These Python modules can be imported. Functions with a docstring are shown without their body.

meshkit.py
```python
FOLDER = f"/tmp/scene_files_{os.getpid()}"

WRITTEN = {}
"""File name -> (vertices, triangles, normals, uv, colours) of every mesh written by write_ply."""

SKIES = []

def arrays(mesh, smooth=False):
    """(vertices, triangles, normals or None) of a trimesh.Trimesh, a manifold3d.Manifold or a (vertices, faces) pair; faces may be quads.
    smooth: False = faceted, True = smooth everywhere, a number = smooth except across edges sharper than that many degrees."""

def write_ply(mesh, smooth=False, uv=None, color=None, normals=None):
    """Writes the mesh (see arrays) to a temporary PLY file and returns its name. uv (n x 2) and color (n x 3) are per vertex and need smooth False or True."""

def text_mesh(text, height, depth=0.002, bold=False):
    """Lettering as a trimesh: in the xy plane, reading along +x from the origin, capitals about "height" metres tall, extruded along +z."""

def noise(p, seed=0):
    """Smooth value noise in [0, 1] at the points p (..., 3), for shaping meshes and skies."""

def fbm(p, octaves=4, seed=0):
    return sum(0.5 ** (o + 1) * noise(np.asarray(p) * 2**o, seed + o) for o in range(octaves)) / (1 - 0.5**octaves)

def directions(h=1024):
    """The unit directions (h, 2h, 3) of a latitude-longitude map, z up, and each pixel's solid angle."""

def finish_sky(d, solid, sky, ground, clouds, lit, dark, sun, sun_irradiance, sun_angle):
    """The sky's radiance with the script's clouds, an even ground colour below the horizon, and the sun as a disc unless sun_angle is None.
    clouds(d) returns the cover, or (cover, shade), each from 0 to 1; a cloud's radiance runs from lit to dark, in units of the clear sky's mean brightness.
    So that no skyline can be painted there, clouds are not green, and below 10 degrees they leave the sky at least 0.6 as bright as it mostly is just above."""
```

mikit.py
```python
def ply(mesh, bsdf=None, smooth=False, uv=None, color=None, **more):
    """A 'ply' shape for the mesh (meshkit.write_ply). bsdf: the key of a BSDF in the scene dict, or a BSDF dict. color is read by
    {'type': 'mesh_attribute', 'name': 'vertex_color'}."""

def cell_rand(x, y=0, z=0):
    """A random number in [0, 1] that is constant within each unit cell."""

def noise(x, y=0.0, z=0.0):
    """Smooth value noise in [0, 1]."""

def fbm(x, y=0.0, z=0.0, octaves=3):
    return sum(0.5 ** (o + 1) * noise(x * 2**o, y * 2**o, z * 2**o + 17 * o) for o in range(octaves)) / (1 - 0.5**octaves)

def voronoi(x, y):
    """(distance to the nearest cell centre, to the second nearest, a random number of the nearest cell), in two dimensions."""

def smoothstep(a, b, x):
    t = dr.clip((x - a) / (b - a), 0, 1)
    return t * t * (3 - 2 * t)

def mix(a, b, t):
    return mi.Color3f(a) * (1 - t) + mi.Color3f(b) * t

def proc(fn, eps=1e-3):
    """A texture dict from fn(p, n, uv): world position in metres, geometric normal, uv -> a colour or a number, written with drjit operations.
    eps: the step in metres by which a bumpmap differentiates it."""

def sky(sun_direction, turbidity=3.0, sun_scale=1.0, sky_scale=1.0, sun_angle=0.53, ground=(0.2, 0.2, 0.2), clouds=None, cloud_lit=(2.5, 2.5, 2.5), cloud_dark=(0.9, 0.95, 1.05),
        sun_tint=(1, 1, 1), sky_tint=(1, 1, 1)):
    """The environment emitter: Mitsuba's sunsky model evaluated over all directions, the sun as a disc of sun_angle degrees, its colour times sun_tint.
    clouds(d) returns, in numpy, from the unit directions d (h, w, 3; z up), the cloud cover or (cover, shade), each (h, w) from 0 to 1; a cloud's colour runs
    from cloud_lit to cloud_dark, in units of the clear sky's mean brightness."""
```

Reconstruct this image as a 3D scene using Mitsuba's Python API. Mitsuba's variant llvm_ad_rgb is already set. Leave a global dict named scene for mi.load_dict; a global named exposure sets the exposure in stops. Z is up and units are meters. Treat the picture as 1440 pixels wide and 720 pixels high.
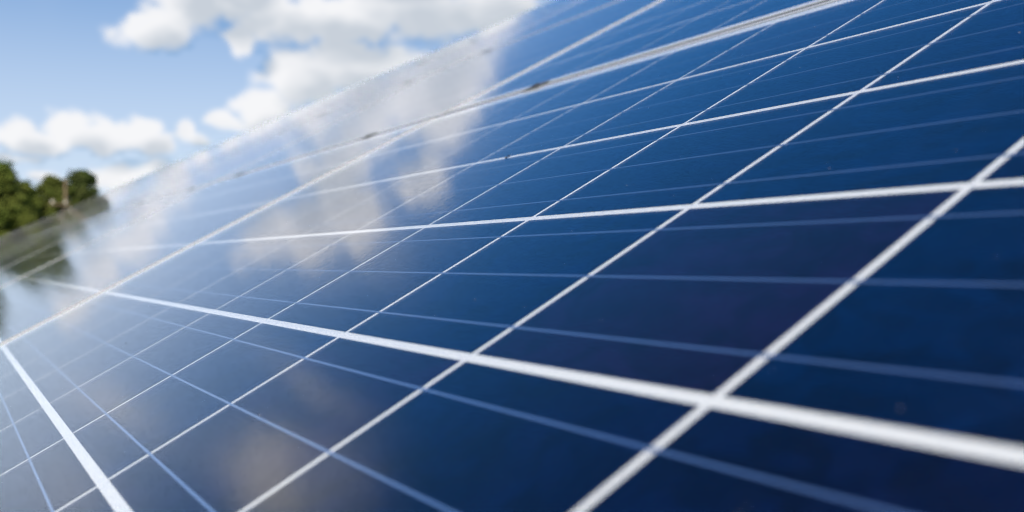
import math
import numpy as np, trimesh, mitsuba as mi, mikit, meshkit, drjit as dr
from mikit import noise, fbm, voronoi, smoothstep, mix, cell_rand

T = mi.ScalarTransform4f
scene, labels = {}, {}
exposure = 2.1

# ---------------------------------------------------------------- camera
CAM = np.array([0.22115, 0.05895, 0.98740])
FWD = np.array([-0.857912, 0.513747, 0.007217])
scene['camera'] = {
    'type': 'thinlens', 'fov': 2 * math.degrees(math.atan(720 / 1339.475)), 'fov_axis': 'x',
    'aperture_radius': 0.0026, 'focus_distance': 0.70, 'near_clip': 0.01, 'far_clip': 6000.0,
    'to_world': T().look_at(origin=CAM.tolist(), target=(CAM + FWD).tolist(), up=[0, 0, 1])}

# ---------------------------------------------------------------- sky, sun and clouds
SUN_AZ, SUN_EL = 335.0, 38.0
a, e = math.radians(SUN_AZ), math.radians(SUN_EL)
SUN = [math.cos(e) * math.cos(a), math.cos(e) * math.sin(a), math.sin(e)]

# cumulus puffs: azimuth, elevation, half width, half height (degrees), strength
PUFFS = [
    # the long cloud high in the picture and what of it goes on above the frame
    (169.9, 13.1, 2.4, 1.4, 1), (166.5, 14.5, 4.1, 1.5, 1), (164.8, 12.6, 1.0, 1.1, 1), (162.7, 13.9, 3.4, 1.5, 1), (159.7, 13.8, 4.7, 1.8, 1),
    (154.6, 15.0, 5.6, 2.4, 1), (150.4, 15.2, 4.0, 2.2, 1), (156.5, 17.2, 3.6, 2.0, 1), (161.5, 18.3, 2.3, 1.7, 1), (165.8, 16.2, 2.2, 2.2, 1), (168.2, 15.2, 1.8, 1.8, 1),
    # the cumulus below it
    (161.5, 10.6, 3.0, 1.95, 1), (163.9, 8.9, 1.8, 1.5, 1), (165.6, 8.1, 1.1, 0.6, 1), (158.8, 11.3, 3.2, 1.7, 1), (155.9, 11.1, 2.6, 1.7, 1), (152.5, 10.5, 3.0, 1.6, 1),
    # the low bank at the left
    (178.4, 6.5, 1.6, 1.0, 1), (176.3, 6.8, 1.3, 1.1, 1), (175.0, 6.4, 1.5, .9, 1), (173.6, 7.3, 1.5, 1.2, 1), (172.1, 6.9, 1.3, 1.1, 1), (170.9, 7.2, 1.3, 1.0, 1), (169.8, 6.6, 1.1, .7, 1), (168.2, 7.4, .85, .85, 1), (167.3, 6.9, .8, .45, .9),
    (171.2, 4.7, 2.2, 0.9, 1), (169.3, 5.1, 1.6, 0.6, 1), (176.7, 5.4, 2.6, 0.3, .7), (175.3, 4.5, 0.8, 0.5, .9), (164.0, 5.5, 2.5, .8, .8),
    # clouds left of the frame, seen in the glass
    (195, 9, 5, 2.5, 1)]
# thin veils of cloud (last number: cover)
THIN = [(181.8, 20.8, 2.2, 3.0, .95), (179.5, 24, 2.0, 2.5, .4), (182.8, 11.5, 1.2, 2.6, .55), (188, 12, 2.6, 3.2, .35), (175.8, 20.5, 1.0, 3.5, .4), (166, 17, 3, 3, .25)]


def clouds(d):
    az = np.degrees(np.arctan2(d[..., 1], d[..., 0])) % 360
    el = np.degrees(np.arcsin(np.clip(d[..., 2], -1, 1)))

    def density(da, de):
        p = d * 13.0
        w = (meshkit.fbm(d * 22, 4, 3) - .5)
        w2 = (meshkit.fbm(d * 22, 4, 9) - .5)
        A, E = az + da + 2.6 * w, el + de + 1.5 * w2
        D = np.full(az.shape, -1.0)
        for pa, pe, ra, re, s in PUFFS:
            x = (A - pa + 180) % 360 - 180
            x = x * math.cos(math.radians(pe)) / ra
            y = (E - pe) / re
            y = np.where(y < 0, y * 1.15, y)
            D = np.maximum(D, s * 1.0 - np.sqrt(x * x + y * y))
        # ordinary fair-weather cumulus over the rest of the sky
        far = np.abs((az - 158 + 180) % 360 - 180)
        out = np.clip((far - 34) / 15, 0, 1) * np.clip((el + 2) / 8, 0, 1)
        q = d.copy(); q[..., 2] = q[..., 2] * 2.0
        D = np.maximum(D, (meshkit.fbm(q * 4.0, 4, 21) - .60) * 3.5 * out - (1 - out))
        return D
    D = density(0, 0)
    fine = meshkit.fbm(d * 75, 4, 5) - .5
    billow = 1 - np.abs(2 * meshkit.fbm(d * 34, 3, 44) - 1) * 2.2
    D = D + .6 * fine + .22 * (billow - .6)
    cover = np.clip((D + .14) / .50, 0, 1)
    cover = cover * cover * (3 - 2 * cover)
    up = density(1.0, 1.1)
    shade = np.clip((up + .02) / .62, 0, 1) * .95 + .7 * (meshkit.fbm(d * 40, 3, 31) - .5)
    veil = .68 * np.exp(-(np.clip(el, 0, 90) / 14.5) ** 2.5)          # the paler air near the horizon
    cover = cover * .97
    wob = meshkit.fbm(d * 14, 4, 61) - .5
    for pa, pe, ra, re, c in THIN:
        x = ((az + 5 * wob - pa + 180) % 360 - 180) / ra
        y = (el + 3 * wob - pe) / re
        cover = 1 - (1 - cover) * (1 - c * np.exp(-(x * x + y * y)) * (.6 + .8 * meshkit.fbm(d * 24, 4, 71)))
    return veil + (1 - veil) * cover, np.where(cover > .02, np.clip(shade, 0, 1), .15)


scene['sky'] = mikit.sky(SUN, turbidity=3.0, sun_scale=0.95, sky_tint=(0.20, 0.61, 0.95), clouds=clouds, sun_tint=(0.93, 0.98, 1.05), cloud_lit=(3.9, 3.9, 3.95), cloud_dark=(2.45, 2.66, 2.92), ground=(0.12, 0.14, 0.08))

# ---------------------------------------------------------------- sizes of the array
TILT = 28.729
PU, PV = 0.158, 0.1502            # cell pitch along and across the row
GU, GV = 0.0046, 0.0062           # white gaps between cells
NU, NV = 10, 6
MARGIN_U, MARGIN_V, LIP = 0.014, 0.0170, 0.0075
PITCH_U, PITCH_V = 10.39 * PU, 6.4 * PV
BB = 0.0486
SLOPE = T().translate([0, 0, 0.8]).rotate([1, 0, 0], TILT)


def slope_point(x, y, z=0.0):
    c, s = math.cos(math.radians(TILT)), math.sin(math.radians(TILT))
    return np.array([x, y * c - z * s, y * s + z * c + 0.8])


# ---------------------------------------------------------------- materials
def cell_bsdf(name, tint, k):
    t = np.array(tint)

    def base(p, n, uv):
        x, y = p.x, (p.y * 0.877 + p.z * 0.4807)
        d1, d2, r = voronoi(x * 90 + 3 * noise(x * 60, y * 60), y * 90 + k)
        _, _, r2 = voronoi(x * 31 + k, y * 45)
        v = 0.42 + 0.75 * r + 0.45 * r2
        return mi.Color3f(*[float(c) for c in t]) * v

    scene[name] = {'type': 'twosided', 'bsdf': {'type': 'roughplastic', 'diffuse_reflectance': mikit.proc(base), 'alpha': .024, 'int_ior': 1.36, 'nonlinear': False}}


cell_bsdf('cell_blue', (0.0002, 0.0036, 0.028), 1.3)
cell_bsdf('cell_deep', (0.0004, 0.0028, 0.022), 5.1)
cell_bsdf('cell_violet', (0.0042, 0.0022, 0.019), 9.7)
cell_bsdf('cell_azure', (0.0000, 0.0062, 0.034), 14.2)
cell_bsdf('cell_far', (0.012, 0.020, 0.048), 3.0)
CELLS = ['cell_blue', 'cell_deep', 'cell_violet', 'cell_azure']
scene['white_sheet'] = {'type': 'twosided', 'bsdf': {'type': 'principled', 'base_color': {'type': 'rgb', 'value': (0.60, 0.645, 0.69)}, 'roughness': 0.18, 'specular': 0.4}}
scene['ribbon_metal'] = {'type': 'twosided', 'bsdf': {'type': 'principled', 'base_color': {'type': 'rgb', 'value': (0.68, 0.79, 0.95)}, 'roughness': 0.26, 'metallic': 0.95, 'specular': 0.5}}
scene['aluminium'] = {'type': 'twosided', 'bsdf': {'type': 'principled', 'base_color': mikit.proc(lambda p, n, uv: mi.Color3f(0.44, 0.46, 0.485) * (0.92 + 0.1 * fbm(p.x * 6, p.y * 60, p.z * 60))), 'roughness': 0.42, 'metallic': 0.2, 'specular': 0.5}}
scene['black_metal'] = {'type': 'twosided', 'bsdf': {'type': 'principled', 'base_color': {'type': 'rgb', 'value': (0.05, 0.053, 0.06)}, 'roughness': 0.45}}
scene['dark_dirt'] = {'type': 'twosided', 'bsdf': {'type': 'principled', 'base_color': {'type': 'rgb', 'value': (0.015, 0.012, 0.01)}, 'roughness': 0.7}}
scene['galvanised'] = {'type': 'twosided', 'bsdf': {'type': 'principled', 'base_color': {'type': 'rgb', 'value': (0.45, 0.46, 0.47)}, 'roughness': 0.5, 'metallic': 0.6}}

# rolled solar glass: its faint relief (a few hundredths of a millimetre) is in the mesh
def film(p, n, uv):
    s_ = p.y * 0.877 + p.z * 0.4807
    a_ = smoothstep(.50, .80, fbm(p.x * 4.5, s_ * 3.0, 1.7, 4)) * (0.6 + 0.8 * noise(p.x * 240, s_ * 240))
    drip = smoothstep(.62, .85, fbm(p.x * 38, s_ * 2.2, 9.1, 3))
    return 0.0004 + 0.0045 * a_ + 0.0025 * drip


scene['solar_glass'] = {'type': 'blendbsdf', 'weight': mikit.proc(film),
                        'clean': {'type': 'thindielectric', 'int_ior': 1.11, 'ext_ior': 1.0, 'specular_reflectance': {'type': 'rgb', 'value': (0.96, 0.965, 1.0)}},
                        'dust': {'type': 'twosided', 'bsdf': {'type': 'diffuse', 'reflectance': {'type': 'rgb', 'value': (0.42, 0.42, 0.42)}}}}

# ---------------------------------------------------------------- setting: ground
def grass(p, n, uv):
    m = fbm(p.x * 0.15, p.y * 0.15, 0, 4)
    f = fbm(p.x * 9, p.y * 9, 0, 4)
    return mix((0.035, 0.055, 0.012), (0.085, 0.090, 0.030), m) * (0.5 + f)


scene['grass_ground'] = {'type': 'twosided', 'bsdf': {'type': 'principled', 'base_color': mikit.proc(grass), 'roughness': 0.9, 'specular': 0.2}}
g = np.linspace(-1, 1, 121)
g = np.sign(g) * np.abs(g) ** 3 * 2500
gx, gy = np.meshgrid(g, g, indexing='ij')
r = np.hypot(gx, gy)
gz = np.where(r > 45, (meshkit.fbm(np.stack([gx / 90, gy / 90, gx * 0], -1), 3, 2) - .5) * np.clip((r - 45) / 200, 0, 1) * 2.0, 0)
idx = np.arange(121 * 121).reshape(121, 121)
faces = np.stack([idx[:-1, :-1], idx[1:, :-1], idx[1:, 1:], idx[:-1, 1:]], -1).reshape(-1, 4)
scene['ground'] = mikit.ply((np.stack([gx, gy, gz], -1).reshape(-1, 3), faces), 'grass_ground', smooth=True)
labels['ground'] = {'label': 'grass field that the solar array stands on', 'category': 'ground', 'kind': 'structure'}

# ---------------------------------------------------------------- a solar panel
def box(x0, x1, y0, y1, z0, z1):
    m = trimesh.creation.box(extents=(x1 - x0, y1 - y0, z1 - z0))
    m.apply_translation(((x0 + x1) / 2, (y0 + y1) / 2, (z0 + z1) / 2))
    return m


# local frame of a panel: x runs from 0 (near short edge, at cell line k) towards -x, y up the slope from cell line 0
X1, X0 = MARGIN_U + LIP, -(NU * PU) - MARGIN_U - LIP
Y0, Y1 = -MARGIN_V - LIP, NV * PV + MARGIN_V + LIP


def frame_mesh():
    prof = [(0, -.036), (0, .0012), (.0006, .0018), (LIP - .0006, .0018), (LIP, .0012), (LIP, -.004), (.002, -.004), (.002, -.034), (.025, -.034), (.025, -.036)]
    v, f = [], []
    for d, z in prof:
        v += [(X0 + d, Y0 + d, z), (X1 - d, Y0 + d, z), (X1 - d, Y1 - d, z), (X0 + d, Y1 - d, z)]
    n = len(prof)
    for i in range(n):
        j = (i + 1) % n
        for c in range(4):
            c2 = (c + 1) % 4
            f.append((i * 4 + c, i * 4 + c2, j * 4 + c2, j * 4 + c))
    return np.array(v), np.array(f)


def cell_box(k, n):
    return box(-(k + 1) * PU + GU / 2, -k * PU - GU / 2, n * PV + GV / 2, (n + 1) * PV - GV / 2, 0.0, 0.0003)


def busbar_box(n, b):
    y = n * PV + PV / 2 + (b - 1) * BB
    return box(-NU * PU + .003, -.003, y - .0007, y + .0007, 0.0003, 0.00045)


FRAME = mikit.ply(frame_mesh(), 'aluminium')
SHEET = mikit.ply(box(X0 + LIP - .0005, X1 - LIP + .0005, Y0 + LIP - .0005, Y1 - LIP + .0005, -.0038, 0.00005), 'white_sheet')
ONE_CELL = {b: mikit.ply(cell_box(0, 0), b) for b in CELLS}
ONE_BAR = mikit.ply(busbar_box(0, 1), 'ribbon_metal')
rng = np.random.default_rng(4)
FAR_CELLS = mikit.ply(trimesh.util.concatenate([cell_box(k, n) for k in range(NU) for n in range(NV)]), 'cell_blue')
# farther off than the eye resolves the gaps: the cells as one sheet
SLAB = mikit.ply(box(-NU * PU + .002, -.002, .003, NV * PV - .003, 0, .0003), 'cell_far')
FAR_BARS = mikit.ply(trimesh.util.concatenate([busbar_box(n, b) for n in range(NV) for b in range(3)]), 'ribbon_metal')


def glass_mesh(step, slope, seed):
    xs = np.linspace(X0 + LIP + .0002, X1 - LIP - .0002, int((X1 - X0) / step))
    ys = np.linspace(Y0 + LIP + .0002, Y1 - LIP - .0002, int((Y1 - Y0) / step))
    gx, gy = np.meshgrid(xs, ys, indexing='ij')
    z = .0010 + np.random.default_rng(seed).normal(size=gx.shape).clip(-2.2, 2.2) * slope * .006
    i = np.arange(gx.size).reshape(gx.shape)
    return np.stack([gx, gy, z], -1).reshape(-1, 3), np.stack([i[:-1, :-1], i[1:, :-1], i[1:, 1:], i[:-1, 1:]], -1).reshape(-1, 4)


scene['glass_group'] = {'type': 'shapegroup', 'pane': mikit.ply(glass_mesh(.004, .0068, 3), 'solar_glass', smooth=True)}
scene['far_glass_group'] = {'type': 'shapegroup', 'pane': mikit.ply(glass_mesh(.012, .008, 5), 'solar_glass', smooth=True)}
GLASS = {'near': mikit.ply(glass_mesh(.0016, .0022, 1), 'solar_glass', smooth=True), 'mid': {'type': 'instance', 'shapegroup': {'type': 'ref', 'id': 'glass_group'}}, 'far': {'type': 'instance', 'shapegroup': {'type': 'ref', 'id': 'far_glass_group'}}}


def numbered(name, used):
    i = used.get(name, 0)
    used[name] = i + 1
    return name if i == 0 else f'{name}_{i:03d}'


USED = {}
ROWS = ['bottom row', 'second row up', 'third row up', 'top row']


def ordinal(n):
    return f"{n}{'th' if 10 <= n % 100 <= 20 else {1: 'st', 2: 'nd', 3: 'rd'}.get(n % 10, 'th')}"


def in_view(points):
    # whether any of the points lies in the photograph's frame: used only to number labels and leave out unseen small parts
    right = np.cross(FWD, [0, 0, 1]); right /= np.linalg.norm(right)
    up = np.cross(right, FWD)
    q = np.asarray(points) - CAM
    z = q @ FWD
    x, y = q @ right / z, q @ up / z
    return bool(np.any((z > .05) & (np.abs(x) < 720 / 1339.475) & (np.abs(y) < 360 / 1339.475)))


NCOL = 38


def panel(j, row):
    key = numbered('solar_panel', USED)
    at = SLOPE @ T().translate([2 * PU - j * PITCH_U, row * PITCH_V, 0])
    scene[key + '__frame'] = {**FRAME, 'to_world': at}
    scene[key + '__backsheet'] = {**SHEET, 'to_world': at}
    scene[key + '__glass'] = {**GLASS['near' if j + row == 0 else 'mid' if j < 4 and row < 3 else 'far'], 'to_world': at}
    if j < 2 and row < 2:
        u = {}
        for n in range(NV):
            for k in range(NU):
                b = CELLS[rng.choice(4, p=[.38, .27, .2, .15])]
                scene[f"{key}__{numbered('cell', u)}"] = {**ONE_CELL[b], 'to_world': at @ T().translate([-k * PU, n * PV, 0])}
            for b in range(3):
                scene[f"{key}__{numbered('busbar', u)}"] = {**ONE_BAR, 'to_world': at @ T().translate([0, n * PV + (b - 1) * BB, 0])}
    elif j > 4 or row == 3 or (row == 2 and j > 1):
        scene[key + '__cells'] = {**SLAB, 'to_world': at}
        labels[key + '__cells'] = {'kind': 'stuff'}
    else:
        scene[key + '__cells'] = {**FAR_CELLS, 'to_world': at}
        scene[key + '__busbars'] = {**FAR_BARS, 'to_world': at}
        labels[key + '__cells'] = {'kind': 'stuff'}
        labels[key + '__busbars'] = {'kind': 'stuff'}
    gu, gv = np.meshgrid(np.linspace(X0, X1, 25), np.linspace(Y0, Y1, 15))
    seen = in_view([slope_point(2 * PU - j * PITCH_U + x, row * PITCH_V + y) for x, y in zip(gu.ravel(), gv.ravel())])
    if not seen:
        labels[key] = {'label': f'solar panel of the {ROWS[row]}, {ordinal(j + 1)} from the near end, outside the frame', 'category': 'solar panel'}
        return
    SEEN[row] = SEEN.get(row, 0) + 1
    n = SEEN[row]
    if row == 0 and n == 1:
        text = 'big dark blue solar panel filling the foreground, nearest the camera'
    elif row == 1 and n == 1:
        text = 'blue solar panel right above the silver seam at the top right'
    elif n < 9:
        text = f'blue solar panel in the {ROWS[row]}, {ordinal(n)} in view from the right'
    else:
        text = f'tiny blurred far panel, {ordinal(n)} in view from the right in the {ROWS[row]}'
    labels[key] = {'label': text, 'category': 'solar panel', 'group': 'solar panels of the tilted array'}


SEEN = {}
for row in range(4):
    for j in range(NCOL):
        panel(j, row)

# ---------------------------------------------------------------- clamps in the seams between the rows
def clamp_mesh():
    w = (PITCH_V - (Y1 - Y0)) / 2
    body = box(-.022, .022, -w + .0006, w - .0006, -.03, .0019)
    cap = box(-.022, .022, -w - .005, w + .005, .0019, .0036)
    bolt = trimesh.creation.cylinder(radius=.0055, height=.002, sections=6)
    bolt.apply_translation((0, 0, .0046))
    return trimesh.util.concatenate([body, cap, bolt])


CLAMP = mikit.ply(clamp_mesh(), 'black_metal')
for row in range(3):
    n = 0
    for j in range(8):
        for s in (0, 1):
            x = 2 * PU - j * PITCH_U - (1.85 * PU if s == 0 else NU * PU - 1.85 * PU)
            y = Y1 + (PITCH_V - (Y1 - Y0)) / 2 + row * PITCH_V
            if not in_view([slope_point(x, y)]):
                continue
            key = numbered('panel_clamp', USED)
            n += 1
            scene[key] = {**CLAMP, 'to_world': SLOPE @ T().translate([x, y, 0])}
            labels[key] = {'label': f"small dark clamp in the {['lowest', 'middle', 'uppermost'][row]} seam between panel rows, {ordinal(n)} counting leftwards", 'category': 'clamp', 'group': 'dark clamps in the seams'}

# added dark strips standing in for shade inside those seams, just below the frames
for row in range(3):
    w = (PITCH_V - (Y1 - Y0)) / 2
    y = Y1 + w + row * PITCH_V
    key = numbered('seam_shade_strip', USED)
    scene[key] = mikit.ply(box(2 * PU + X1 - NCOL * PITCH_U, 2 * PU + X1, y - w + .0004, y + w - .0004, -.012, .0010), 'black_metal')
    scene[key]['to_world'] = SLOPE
    labels[key] = {'label': f"thin dark strip added as shade running along the {['lowest', 'middle', 'uppermost'][row]} seam between panel rows", 'category': 'seal strip', 'group': 'added shade strips in the seams'}

# specks of dirt on the glass
def speck(key, k, n, size, label, two=False):
    m = trimesh.creation.icosphere(subdivisions=2, radius=size)
    m.vertices *= 1 + .5 * (meshkit.noise(m.vertices * 1.3 / size, 3)[:, None] - .5)
    m.vertices *= (1.0, .8, .6)
    parts = [m]
    if two:
        m2 = m.copy(); m2.vertices = m2.vertices * .85 + (-.0006, .0042, 0)
        leg = box(-.0005, .0003, .0, .004, -.0003, .0004)
        parts += [m2, leg]
    scene[key] = mikit.ply(trimesh.util.concatenate(parts), 'dark_dirt', smooth=False)
    scene[key]['to_world'] = SLOPE @ T().translate([-k * PU, n * PV, .0008])
    labels[key] = {'label': label, 'category': 'dirt'}


speck('dirt_speck', 3.59, 3.985, .0015, 'dark two-lobed speck of dirt lying across a white gridline in the upper middle', True)
speck('dirt_speck_001', 4.53, 1.56, .0009, 'tiny round dark speck on a pale blue cell near the left edge')

# dust lying on the near panel
R = np.random.default_rng(12)
grains = []
for _ in range(420):
    m = trimesh.creation.icosphere(subdivisions=0, radius=R.choice([.00012, .00018, .00028, .0004], p=[.4, .35, .2, .05]))
    m.vertices *= R.uniform(.6, 1.5, (1, 3)) * (1, 1, .5)
    m.apply_translation((R.uniform(-1.5, .25), R.uniform(.0, .9), .0011))
    grains.append(m)
scene['dust_grain'] = {'type': 'twosided', 'bsdf': {'type': 'principled', 'base_color': {'type': 'rgb', 'value': (0.24, 0.25, 0.27)}, 'roughness': 0.9}}
scene['solar_panel__dust'] = {**mikit.ply(trimesh.util.concatenate(grains), 'dust_grain'), 'to_world': SLOPE}
labels['solar_panel__dust'] = {'label': 'fine pale dust specks on the glass', 'kind': 'stuff'}

# ---------------------------------------------------------------- rack under the panels
u = {}
for row in (0.15, 0.85, 1.6, 2.4, 3.2, 3.85):
    y = row * PITCH_V
    m = box(-NCOL * PITCH_U + .2, .5, y - .02, y + .02, -.085, -.040)
    d = mikit.ply(m, 'galvanised'); d['to_world'] = SLOPE
    scene[f"mounting_rack__{numbered('purlin', u)}"] = d
POST = mikit.ply(box(-.04, .04, -.04, .04, 0, 1), 'galvanised')
for i in range(20):
    x = -.6 - i * 3.2
    for y in (0.85 * PITCH_V, 3.2 * PITCH_V):
        p = slope_point(x, y, -.09)
        scene[f"mounting_rack__{numbered('post', u)}"] = {**POST, 'to_world': T().translate([p[0], p[1], 0]).scale([1, 1, p[2]])}
labels['mounting_rack'] = {'label': 'galvanised steel rack of purlins and posts carrying the solar panels', 'category': 'rack'}

# ---------------------------------------------------------------- trees
def foliage(name, c1, c2, trans):
    def base(p, n, uv):
        m = fbm(p.x * .9, p.y * .9, p.z * .9, 3)
        return mix(c1, c2, smoothstep(.25, .75, m)) * (0.7 + .6 * noise(p.x * 9, p.y * 9, p.z * 9))
    scene[name] = {'type': 'principledthin', 'base_color': mikit.proc(base), 'roughness': .55, 'diff_trans': trans, 'spec_trans': 0.0, 'eta': 1.3}


foliage('leaf_bright', (0.085, 0.125, 0.026), (0.130, 0.160, 0.040), .7)
foliage('leaf_olive', (0.072, 0.105, 0.024), (0.110, 0.130, 0.036), .6)
foliage('leaf_dark', (0.044, 0.072, 0.022), (0.080, 0.100, 0.034), .5)
scene['bark'] = {'type': 'twosided', 'bsdf': {'type': 'principled', 'base_color': mikit.proc(lambda p, n, uv: mi.Color3f(.16, .12, .085) * (.6 + .8 * fbm(p.x * 8, p.y * 8, p.z * 2))), 'roughness': .9}}
scene['pole_wood'] = {'type': 'twosided', 'bsdf': {'type': 'principled', 'base_color': mikit.proc(lambda p, n, uv: mi.Color3f(.17, .13, .085) * (.7 + .6 * fbm(p.x * 10, p.y * 10, p.z * 1.2))), 'roughness': .85}}
scene['white_paint'] = {'type': 'twosided', 'bsdf': {'type': 'principled', 'base_color': {'type': 'rgb', 'value': (.42, .40, .36)}, 'roughness': .5}}
scene['roof_grey'] = {'type': 'twosided', 'bsdf': {'type': 'principled', 'base_color': {'type': 'rgb', 'value': (.30, .27, .24)}, 'roughness': .8}}


def limb(p0, p1, r0, r1, sides=8):
    p0, p1 = np.array(p0, float), np.array(p1, float)
    t = (p1 - p0) / np.linalg.norm(p1 - p0)
    a_ = np.cross(t, [0.3, 0.9, 0.1]); a_ /= np.linalg.norm(a_)
    b_ = np.cross(t, a_)
    an = np.arange(sides) * 2 * np.pi / sides
    ring = np.cos(an)[:, None] * a_ + np.sin(an)[:, None] * b_
    v = np.vstack([p0 + r0 * ring, p1 + r1 * ring])
    i = np.arange(sides); j = (i + 1) % sides
    return trimesh.Trimesh(v, np.vstack([np.stack([i, j, j + sides], 1), np.stack([i, j + sides, i + sides], 1)]), process=False)


def tree(key, az, dist, height, radius, low, leaf, label, seed, group=None, cone=0.0, clumps=110):
    R = np.random.default_rng(seed)
    bx, by = CAM[0] + dist * math.cos(math.radians(az)), CAM[1] + dist * math.sin(math.radians(az))
    base = np.array([bx, by, -.2])
    wood = [limb(base, base + (0, 0, height * .35), .035 * height, .026 * height), limb(base + (0, 0, height * .35), base + (.02 * height, 0, height * .85), .026 * height, .006 * height)]
    centres = []
    for i in range(clumps):
        h = low + (1 - low) * R.random() ** .9
        t = (h - low) / (1 - low)
        prof = (math.sin(math.pi * min(1, .12 + .88 * t)) ** .55) * (1 - cone) + cone * (1.02 - t)
        ang = R.random() * 2 * np.pi
        rr = radius * prof * math.sqrt(R.uniform(.12, 1.0)) * R.uniform(.7, 1.22)
        centres.append(base + (rr * math.cos(ang), rr * math.sin(ang), h * height * R.uniform(.94, 1.02) + .2))
    for c in centres[::9]:
        s = base + (0, 0, max(.25 * height, (c[2] - base[2]) * .65))
        wood.append(limb(s, c, .011 * height, .003 * height, 5))
    V = []
    for c in centres:
        cr = height * R.uniform(.04, .105)
        n = int(R.uniform(130, 200))
        o = R.normal(size=(n, 3)); o /= np.linalg.norm(o, axis=1, keepdims=True)
        o = o * cr * (R.random((n, 1)) ** .4) * (1.1, 1.1, .8)
        nr = o / cr * 1.5 + R.normal(size=(n, 3)) * .4 + (0, 0, .3); nr /= np.linalg.norm(nr, axis=1, keepdims=True)
        t1 = np.cross(nr, R.normal(size=(n, 3))); t1 /= np.linalg.norm(t1, axis=1, keepdims=True)
        t2 = np.cross(nr, t1)
        s = R.uniform(.09, .19, (n, 1)) * height / 8
        q = c + o
        V.append(np.stack([q - t1 * s, q - t2 * s * .6, q + t1 * s, q + t2 * s * .6], 1).reshape(-1, 3))
    V = np.vstack(V)
    F = np.arange(len(V)).reshape(-1, 4)
    scene[key + '__trunk'] = mikit.ply(trimesh.util.concatenate(wood), 'bark', smooth=True)
    scene[key + '__crown'] = mikit.ply((V, F), leaf)
    labels[key] = {'label': label, 'category': 'tree'}
    if group:
        labels[key]['group'] = group


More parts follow.
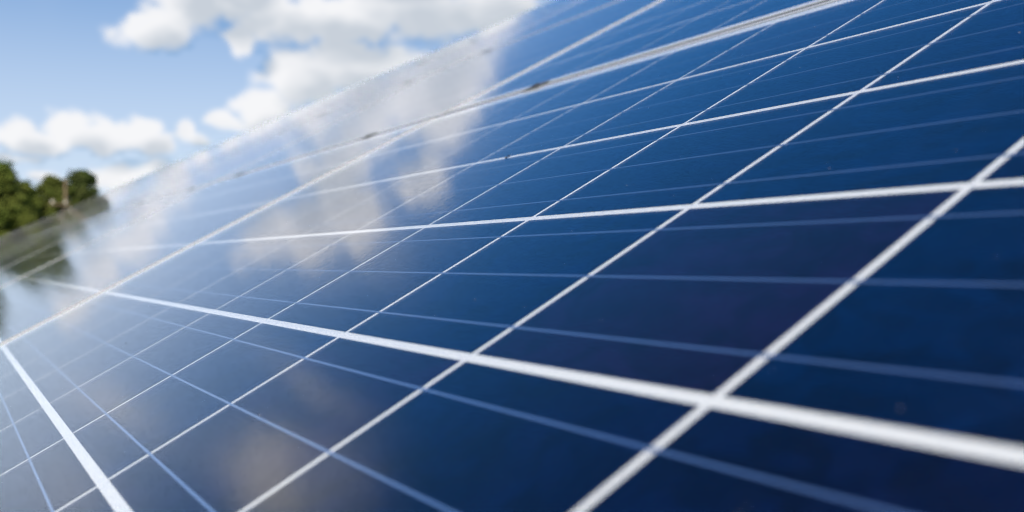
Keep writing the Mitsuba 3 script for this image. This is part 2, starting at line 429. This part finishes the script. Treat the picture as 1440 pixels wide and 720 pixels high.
tree('deciduous_tree', 177.3, 62, 6.55, 2.0, .10, 'leaf_bright', 'bright yellow-green leafy tree at the far left edge of the photo', 1, clumps=150)
tree('deciduous_tree_001', 174.75, 66, 6.15, 1.75, .08, 'leaf_olive', 'olive green bushy tree in the middle of the three, with a wooden pole before it', 2, clumps=120)
tree('pine_tree', 173.35, 68, 6.9, 1.5, .10, 'leaf_dark', 'dark green pine right of the wooden pole, rightmost tree over the panel edge', 3, clumps=110)
tree('hedge_tree', 175.9, 75, 6.0, 2.0, .05, 'leaf_dark', 'dark shaded tree in the gap between the bright tree and the olive tree', 4, clumps=90)
tree('deciduous_tree_002', 181.2, 58, 4.8, 2.4, .08, 'leaf_olive', 'tree left of the frame, seen only as a green reflection in the panels', 5, clumps=120)
tree('deciduous_tree_003', 184.6, 55, 4.3, 2.3, .06, 'leaf_olive', 'low tree further left of the frame, seen only as a green reflection in the panels', 6, clumps=120)
tree('deciduous_tree_004', 188.8, 54, 4.2, 2.4, .06, 'leaf_olive', 'leftmost tree outside the frame, its reflection lowest at the left edge of the panels', 7, clumps=100)


def polar(az, dist, z=0.0):
    return np.array([CAM[0] + dist * math.cos(math.radians(az)), CAM[1] + dist * math.sin(math.radians(az)), z])


# wooden pole in front of the olive tree, with a short crossarm and two pale fittings
b = polar(174.22, 60)
side = np.array([math.sin(math.radians(174.22)), -math.cos(math.radians(174.22)), 0]) * -1
scene['wooden_pole__post'] = mikit.ply(limb(b + (0, 0, -.3), b + (0, 0, 5.75), .10, .075, 12), 'pole_wood', smooth=True)
cap = trimesh.creation.icosphere(subdivisions=2, radius=.076); cap.vertices *= (1, 1, .4); cap.apply_translation(b + (0, 0, 5.75))
scene['wooden_pole__cap'] = mikit.ply(cap, 'pole_wood', smooth=True)
zf, fwd = .987 + 60 * math.tan(math.radians(3.36)), np.array([.21, 0, 0])
left = np.array([0, -1, 0]) * (1 if True else 0)
scene['wooden_pole__crossarm'] = mikit.ply(limb(b + fwd + left * .85 + (0, 0, zf - .22), b + fwd - left * .25 + (0, 0, zf - .22), .05, .05, 6), 'pole_wood')
for i, off in enumerate((.68, 0.0)):
    m = trimesh.creation.revolve(np.array([(0, 0), (.07, 0), (.09, .04), (.10, .10), (.07, .15), (.075, .18), (.03, .22), (0, .22)]), sections=14)
    m.apply_translation(b + fwd + left * off + (0, 0, zf - .18))
    scene['wooden_pole__insulator' + ('' if i == 0 else '_001')] = mikit.ply(m, 'white_paint', smooth=40)
labels['wooden_pole'] = {'label': 'brown wooden pole with two pale fittings standing upright in front of the trees', 'category': 'pole'}
